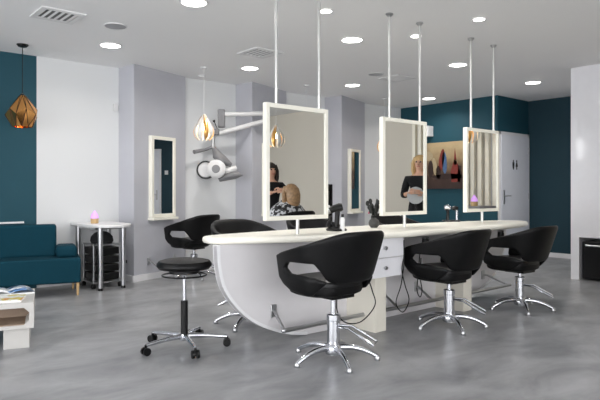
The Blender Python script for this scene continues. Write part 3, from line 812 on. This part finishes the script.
MB().lathe([(0, 0), (.03, 0), (.046, .02), (.05, .042), (.042, .068), (.022, .082), (.022, .088), (0, .085)]).build('pot', mat('dark_stone', rgb(62, 62, 60), .5, noise=(60, .3)), t)
m = MB()
for k in range(9):
    th = k * 2.4; h_ = .10 + .09 * random.random(); r_ = .03 + .045 * random.random()
    pts = [(0, 0, .08), (r_ * .4 * math.cos(th), r_ * .4 * math.sin(th), .08 + h_ * .5), (r_ * math.cos(th), r_ * math.sin(th), .08 + h_)]
    m.tube(pts, [.004, .003, .002], 6)
    for f in (.5, .75, 1):
        m.ball((r_ * f * math.cos(th), r_ * f * math.sin(th), .08 + h_ * f), .018, (1, .5, 1.4), Matrix.Rotation(th, 4, 'Z'), 8, 6)
m.build('twigs', M_GREENBLK, t)
q = counter_at(452, 221.5)
t = thing('dryer_station', 'chrome and black hair dryers in a holder between the middle and furthest mirrors', 'hair dryer', q, -ANG)
MB().box(-.10, .08, -.05, .05, 0, .015).build('tray', M_PLASTIC, t, bevel=.006)
MB().tube([(-.05, 0, .012), (-.045, 0, .08), (-.05, 0, .13)], [.02, .014, .02]).build('handle', M_PLASTIC, t)
MB().tube([(-.08, 0, .15), (-.055, 0, .155), (-.02, 0, .145)], [.022, .03, .024], 16).build('barrel', M_CHROME, t)
MB().tube([(.05, 0, .012), (.052, 0, .09), (.05, 0, .15)], [.012, .012, .014]).build('chrome_post', M_CHROME, t)
MB().tube([(.0, 0, .14), (.03, 0, .145), (.062, 0, .14)], [.018, .024, .02], 16).build('black_barrel', M_PLASTIC, t)
# hanging dryers under the counter + cords
def under(loc, label):
    t = thing('hanging_hair_dryer', label, 'hair dryer', loc, 0, 'hair dryers hung under the worktop')
    MB().box(-.06, .06, -.03, .03, -.012, 0).tube([(0, -.02, -.005), (.05, -.06, -.02), (0, -.09, -.03), (-.05, -.06, -.02), (0, -.02, -.005)], .005, 8).build('holder', M_STEEL, t)
    MB().tube([(0, -.06, -.02), (0, -.06, -.09), (.0, -.06, -.12)], [.03, .034, .03], 14).build('barrel', M_PLASTIC, t)
    MB().tube([(0, -.05, -.09), (.07, -.05, -.12), (.10, -.05, -.13)], [.016, .015, .012]).build('handle', M_PLASTIC, t)
    return t
under((P0x + 1.50, P0y - .27, .764), 'black hair dryer hung under the worktop behind the middle front chair')
under((P0x + 2.72, P0y - .27, .764), 'black hair dryer hung under the worktop behind the far right chair')
def cord(pts, label): tag(MB().tube(spline([Vector(p) for p in pts], 8, closed=False), .0045, 8).build('power_cord', M_PLASTIC), label, 'cord', 'black cords looping under the counter')
def cf(px, py, b=.2):   # point on the plane b in front of the mirror line
    u = (px - 300) / F
    X0, Y0 = -.268 + .65 * b, 4.24 - .76 * b
    a = (u * Y0 - X0) / (CA - u * SA)
    Y = Y0 + SA * a
    return room(u * Y, Y, HC - (py - HOR) / F * Y)
cord([cf(404, 240, .3), cf(404, 262, .3), cf(401, 285, .3), cf(396, 303, .3), cf(403, 312, .3), cf(409, 300, .3), cf(405, 285, .3), cf(402, 270, .31), cf(404, 256, .32)], 'black cord looping down beside the right edge of the first drawers')
cord([cf(420, 252, .3), cf(418, 276, .3), cf(417, 290, .3), cf(420, 297, .3), cf(422, 290, .3), cf(420, 276, .3), cf(421, 258, .3)], 'short black cord loop hanging behind the middle front chair')
cord([cf(366, 240, .34), cf(367, 272, .35), cf(372, 290, .35), cf(375, 305, .35), cf(362, 321, .35), cf(347, 323, .34), cf(338, 314, .34), cf(337, 296, .34), cf(340, 270, .33), cf(342, 242, .33)], 'long black cord looping behind the nearest styling chair')

# ------------------------------------------------------------------ behind the counter
p7 = room(1.12, 6.30)
tw = MB(); tw.grid(lambda i, j: (-.07 + .14 * j / 6 , .035 * math.cos(PI * i / 10) * (1 + .12 * math.sin(j * 2)), .035 * math.sin(PI * i / 10)) if 0 <= i <= 10 else (0, 0, 0), 11, 7)
tag(tw.build('towel', M_PINK, solid=.01, loc=(p7.x - .20, p7.y + .255, .895), rot=(0, 0, .6)), 'small pink towel over the back of the chair behind the middle mirror', 'towel')

t = thing('storage_tower', 'tall black trolley tower with white boxes seen right of the nearest mirror', 'trolley', room(.13, 6.55), 0)
MB().box(-.17, .17, -.17, .17, .06, .09).box(-.17, .17, -.17, .17, 1.20, 1.22).box(-.17, -.15, -.17, .17, .09, 1.2).box(.15, .17, -.17, .17, .09, 1.2).build('carcass', M_PLASTIC, t, smooth=False)
for k in range(7):
    z = .11 + k * .155
    MB().box(-.148, .148, -.16, .16, z, z + .10).build('tray', M_WPLASTIC if k % 2 else M_PLASTIC, t, smooth=False, bevel=.01)
for x in (-.14, .14):
    for y in (-.14, .14):
        MB().cyl((x - .015, y, .03), (x + .015, y, .03), .03).cyl((x, y, .03), (x, y, .06), .008).build('caster', M_PLASTIC, t)

# ------------------------------------------------------------------ slatted screen and low cabinet across the room (seen in the mirrors)
t = thing('slatted_screen', 'floor to ceiling screen of upright cream slats reflected in the furthest mirror', 'room divider', (5.6, -5.42, 0))
for k in range(13):
    y = -.70 + k * .1165
    MB().box(-.03, .03, y - .03, y + .03, .04, CEIL - .04).build('slat', M_CREAM, t, smooth=False, bevel=.003)
MB().box(-.04, .04, -.76, .76, 0, .04).build('bottom_rail', M_CREAM, t, smooth=False)
MB().box(-.04, .04, -.76, .76, CEIL - .04, CEIL).build('top_rail', M_CREAM, t, smooth=False)
t = thing('low_cabinet', 'grey topped cream cabinet before the slatted screen, seen in the furthest mirror', 'cabinet', (5.3, -4.95, 0))
MB().box(-.2, .2, -.3, .3, 0, .91).build('body', M_CREAM, t, smooth=False)
MB().box(-.21, .21, -.31, .31, .91, .94).build('top', M_GREY, t, smooth=False)
for y in (-.15, .15):
    d_ = MB().box(-.215, -.2, y - .14, y + .14, .05, .88).build('door', M_CREAM, t, smooth=False, bevel=.003)
    MB().cyl((-.225, y - .1, .45), (-.225, y - .1, .55), .006).build('handle', M_STEEL, d_)
diffuser((5.2, -4.80, .94), 'violet glowing aroma diffuser reflected at the foot of the furthest mirror')

# ------------------------------------------------------------------ people
def skin_mesh(name, chains, m, parent, sub=2, root=0):
    verts, edges, rad = [], [], []
    for ch in chains:
        prev = None
        for it in ch:
            if isinstance(it, int): idx = it
            else:
                idx = len(verts); verts.append(it[0]); rad.append(it[1] if isinstance(it[1], tuple) else (it[1], it[1]))
            if prev is not None: edges.append((prev, idx))
            prev = idx
    me = bpy.data.meshes.new(name); me.from_pydata([tuple(v) for v in verts], edges, [])
    me.materials.append(m)
    o = bpy.data.objects.new(name, me); C.objects.link(o)
    md = o.modifiers.new('skin', 'SKIN'); md.use_smooth_shade = True
    if not me.skin_vertices: me.skin_vertices.new() if hasattr(me.skin_vertices, 'new') else None
    sl = me.skin_vertices[0].data
    for i, r in enumerate(rad): sl[i].radius = r; sl[i].use_root = (i == root)
    s_ = o.modifiers.new('sub', 'SUBSURF'); s_.levels = sub; s_.render_levels = sub
    if parent: o.parent = parent
    return o
def arm_chain(sh, el, wr): return [(sh, .05), ((Vector(sh) + Vector(el)) / 2, .046), (el, .038), ((Vector(el) * .5 + Vector(wr) * .5), .036), (wr, .025)]
def hand(t, wr, fd, nrm, side):
    """palm and five fingers: fd = finger direction, nrm = palm facing"""
    wr, fd, nrm = Vector(wr), Vector(fd).normalized(), Vector(nrm).normalized()
    sd = fd.cross(nrm).normalized() * side
    ch = [[(wr - fd * .01, .024), (wr + fd * .04, (.034, .018)), (wr + fd * .075, (.036, .016))]]
    for k, (l, o_) in enumerate(((.062, -.027), (.070, -.009), (.066, .009), (.052, .026))):
        b = wr + fd * .07 + sd * o_
        ch.append([(b, .009), (b + fd * l * .5 + nrm * .008, .0085), (b + fd * l * .85 + nrm * .026, .0075), (b + fd * l * .9 + nrm * .042, .006)])
    b = wr + fd * .025 - sd * .028
    ch.append([(b, .011), (b + fd * .03 - sd * .02 + nrm * .012, .010), (b + fd * .055 - sd * .018 + nrm * .03, .008)])
    return ch
def person(label, loc, rz, hair, top_m, seated=False, H=1.62, pose='hold', lower=None):
    t = thing('person', label, 'person', loc, rz)
    k = H / 1.62
    def S(x, y, z): return Vector((x * k, y * k, z * k))
    if seated: dz = .61 - .88
    else: dz = 0
    def Z(x, y, z): return Vector((x * k, y * k, (z * k + dz)))
    # body facing -y
    body = []
    body.append([(Z(0, 0, .90), (.115, .095)), (Z(0, 0, 1.02), (.105, .085)), (Z(0, -.01, 1.16), (.115, .09)), (Z(0, 0, 1.29), (.125, .085)), (Z(0, .005, 1.37), (.06, .055)), (Z(0, 0, 1.42), .045), (Z(0, -.005, 1.46), (.062, .07)), (Z(0, -.008, 1.53), (.075, .09)), (Z(0, -.003, 1.585), (.06, .075))])
    i_sh = 3
    if pose == 'hold':
        arms = [((-.17, 0, 1.30), (-.22, -.06, 1.06), (-.10, -.26, 1.10)), ((.17, 0, 1.30), (.22, -.06, 1.06), (.10, -.26, 1.10))]
    elif pose == 'work':
        arms = [((-.17, 0, 1.30), (-.26, -.14, 1.14), (-.12, -.36, 1.20)), ((.17, 0, 1.30), (.26, -.14, 1.14), (.12, -.36, 1.20))]
    else:
        arms = [((-.17, 0, 1.30), (-.23, -.06, 1.08), (-.12, -.24, .98)), ((.17, 0, 1.30), (.23, -.06, 1.08), (.12, -.24, .98))]
    for sh, el, wr in arms: body.append([i_sh] + arm_chain(Z(*sh), Z(*el), Z(*wr)))
    for s_ in (-1, 1):
        if seated:
            legc = [0, (Z(s_ * .09, -.03, .87), .085), (Z(s_ * .10, -.24, .87), .078), (Z(s_ * .10, -.44, .86), .058), (Vector((s_ * .10 * k, -.46 * k, .27)), .052), (Vector((s_ * .10 * k, -.46 * k, .08)), .036), (Vector((s_ * .10 * k, -.58 * k, .035)), .032)]
        else:
            legc = [0, (Z(s_ * .09, 0, .84), .085), (Z(s_ * .10, 0, .66), .075), (Z(s_ * .10, 0, .47), .055), (Z(s_ * .10, .01, .30), .052), (Z(s_ * .10, .02, .09), .034), (Z(s_ * .10, -.10, .035), .032)]
        body.append(legc)
    bo = skin_mesh('body', body, M_SKIN, t)
    # hands are grown as skinned chains joined at the wrists
    for n_, (sh, el, wr) in enumerate(arms):
        d_ = (Z(*wr) - Z(*el)).normalized()
        hand_ch = hand(t, Z(*wr), d_, Vector((0, 0, -1)) if pose == 'lap' else Vector((1 if n_ == 0 else -1, 0, 0)), 1)
        for q_, ch in enumerate(hand_ch): skin_mesh('hand' if q_ == 0 else 'finger', [ch], M_SKIN, bo, 1)
    # garments: slightly larger skins
    g = [[(Z(0, 0, .84), (.145, .115)), (Z(0, 0, 1.02), (.12, .10)), (Z(0, -.012, 1.16), (.13, .105)), (Z(0, 0, 1.29), (.138, .098)), (Z(0, 0, 1.345), (.09, .075))]]
    for sh, el, wr in arms:
        c_ = arm_chain(Z(*sh), Z(*el), Z(*wr)); g.append([3] + [(a_, b_ + .012) for a_, b_ in c_[:4]])
    skin_mesh('top', g, top_m, t)
    gl = [[(Z(0, 0, .93), (.125, .105)), (Z(0, 0, .88), (.125, .105))]]
    for s_ in (-1, 1):
        if seated: gl.append([1, (Z(s_ * .09, -.05, .87), .098), (Z(s_ * .10, -.24, .87), .09), (Z(s_ * .10, -.44, .86), .07), (Vector((s_ * .10 * k, -.46 * k, .27)), .062), (Vector((s_ * .10 * k, -.46 * k, .11)), .052)])
        else: gl.append([1, (Z(s_ * .09, 0, .82), .095), (Z(s_ * .10, 0, .66), .085), (Z(s_ * .10, 0, .47), .067), (Z(s_ * .10, .01, .30), .062), (Z(s_ * .10, .02, .11), .052)])
    skin_mesh('trousers', gl, lower or M_CLOTH, t)
    for s_ in (-1, 1):
        fy = -.46 * k if seated else .02
        MB().ball((s_ * .10 * k, fy - .06, .04), .05, (.95, 2.4, .8)).build('shoe', M_PLASTIC, t)
    if not seated:
        ap = MB(); pr = [(.17, .66), (.165, .80), (.15, .92), (.13, 1.02)]
        ap.grid(lambda i, j: (math.cos(2 * PI * i / 32) * pr[j][0] * k, math.sin(2 * PI * i / 32) * pr[j][0] * .82 * k, pr[j][1] * k), 32, 4, closed=True)
        ap.build('apron', M_CLOTH, t, solid=.006)
    # head details
    hc = Z(0, -.006, 1.525)
    f = MB(); f.tube([hc + Vector((0, -.088, .02)), hc + Vector((0, -.108, -.012)), hc + Vector((0, -.09, -.02))], [.007, .012, .009], 8)
    f.build('nose', M_SKIN, bo)
    for s_ in (-1, 1):
        MB().ball(hc + Vector((s_ * .03, -.078, .018)), .012).build('eye', M_DARKHAIR, bo)
        MB().ball(hc + Vector((s_ * .077, .005, .0)), .02, (.4, .8, 1.3)).build('ear', M_SKIN, bo)
    MB().tube([hc + Vector((-.024, -.082, -.045)), hc + Vector((0, -.09, -.045)), hc + Vector((.024, -.082, -.045))], [.003, .007, .003], 8).build('mouth', mat('lips', rgb(170, 80, 80), .5), bo)
    hm = MB(); hm.ball(hc + Vector((0, .034, .034)), .096, (1, 1.05, .98))
    hm.tube([hc + Vector((0, .05, .05)), hc + Vector((0, .07, -.03)), hc + Vector((0, .075, -.12)), hc + Vector((0, .065, -.20))], [.085, .092, .085, .05], 16, sx=1.15)
    for s_ in (-1, 1):
        hm.tube([hc + Vector((s_ * .05, -.02, .08)), hc + Vector((s_ * .088, -.01, .0)), hc + Vector((s_ * .09, .0, -.10)), hc + Vector((s_ * .08, .0, -.19))], [.03, .03, .032, .015], 10)
    hm.build('hair', hair, t)
    return t
# blonde woman beside the white wall, facing the mirrors
person('person with long blonde hair in a black top holding a round hand mirror', (5.07, -5.62, 0), math.radians(-118), M_BLOND, M_CLOTH, H=1.64, pose='hold')

# what she holds
t = thing('hand_mirror', 'round grey hand mirror held by the blonde person in black', 'mirror', (4.83, -5.50, 1.08), math.radians(-118))
MB().lathe([(0, -.008), (.118, -.008), (.122, 0), (.118, .008), (0, .008)], M=Matrix.Rotation(PI / 2, 4, 'X')).build('disc', mat('pale_grey_plastic', rgb(170, 172, 172), .3), t)
MB().cyl((0, 0, -.118), (0, 0, -.23), .012).build('handle', M_PLASTIC, t)
# stylist and client on the window side, seen in the nearest mirror
chair(3.15, 6.25, PI, 'black styling chair on the window side under the person in the patterned cape')
cp = person('seated person with streaked brown hair wearing a black and silver patterned cape', (3.15, -6.24, 0), 0, M_BROWN, M_CLOTH, seated=True, H=1.47, pose='lap')
cm = MB()
prof = [(.06, 1.035), (.11, 1.0), (.19, .94), (.25, .86), (.29, .76), (.31, .66)]
cm.grid(lambda i, j: (math.cos(2 * PI * i / 40) * prof[j][0] * (1 + .03 * math.sin(i * 1.3) * j / 5), -.05 + math.sin(2 * PI * i / 40) * (prof[j][0] + .05 * j / 5) * .92, prof[j][1]), 40, len(prof), closed=True)
cm.build('cape', M_CAPE, cp, solid=.006)
person('dark haired person in black standing on the window side behind the caped client', (3.40, -6.97, 0), math.radians(-165), M_DARKHAIR, M_CLOTH, H=1.52, pose='work')

# ------------------------------------------------------------------ light
wd = bpy.data.worlds.new('sky'); scn.world = wd; wd.use_nodes = True
bg = wd.node_tree.nodes['Background']
bg.inputs[0].default_value = (.985, .985, 1.0, 1); bg.inputs[1].default_value = 7.4
def portal(loc, rot, w, h):
    l = bpy.data.lights.new('window_portal', 'AREA'); l.shape = 'RECTANGLE'; l.size = w; l.size_y = h
    l.cycles.is_portal = True
    o = bpy.data.objects.new('window_portal', l); C.objects.link(o); o.location = loc; o.rotation_euler = rot
for a, b in WX: portal((XL - .12, (a + b) / 2, 1.4), (PI / 2, 0, -PI / 2), b - a, 2.1)
for a, b in WY: portal(((a + b) / 2, YN - .12, 1.4), (PI / 2, 0, 0), b - a, 2.1)
portal(((HX0 + HX1) / 2, .14, (HZ0 + HZ1) / 2), (-PI / 2, 0, 0), HX1 - HX0, HZ1 - HZ0)
for o in list(bpy.data.objects):
    if o.type == 'EMPTY' and o.name.startswith('downlight'):
        big = o.children[0].dimensions.x > .16
        l = bpy.data.lights.new('downlight_lamp', 'AREA'); l.shape = 'DISK'; l.size = .2 if big else .1
        l.energy = 9 if big else 5; l.color = (1, .96, .92); l.spread = math.radians(150)
        q = bpy.data.objects.new('downlight_lamp', l); C.objects.link(q); q.location = o.location + Vector((0, 0, -.015))

cam = bpy.data.cameras.new('camera'); co = bpy.data.objects.new('camera', cam); C.objects.link(co)
co.location = room(0, 0, HC); co.rotation_euler = (PI / 2, 0, -ANG)
cam.sensor_width = 36; cam.lens = F / 600 * 36; cam.shift_y = -(200 - HOR) / 600
cam.clip_start = .05
scn.camera = co
scn.view_settings.view_transform = 'Standard'; scn.view_settings.look = 'None'
scn.view_settings.exposure = 0.1; scn.view_settings.gamma = 1; scn.view_settings.use_curve_mapping = False
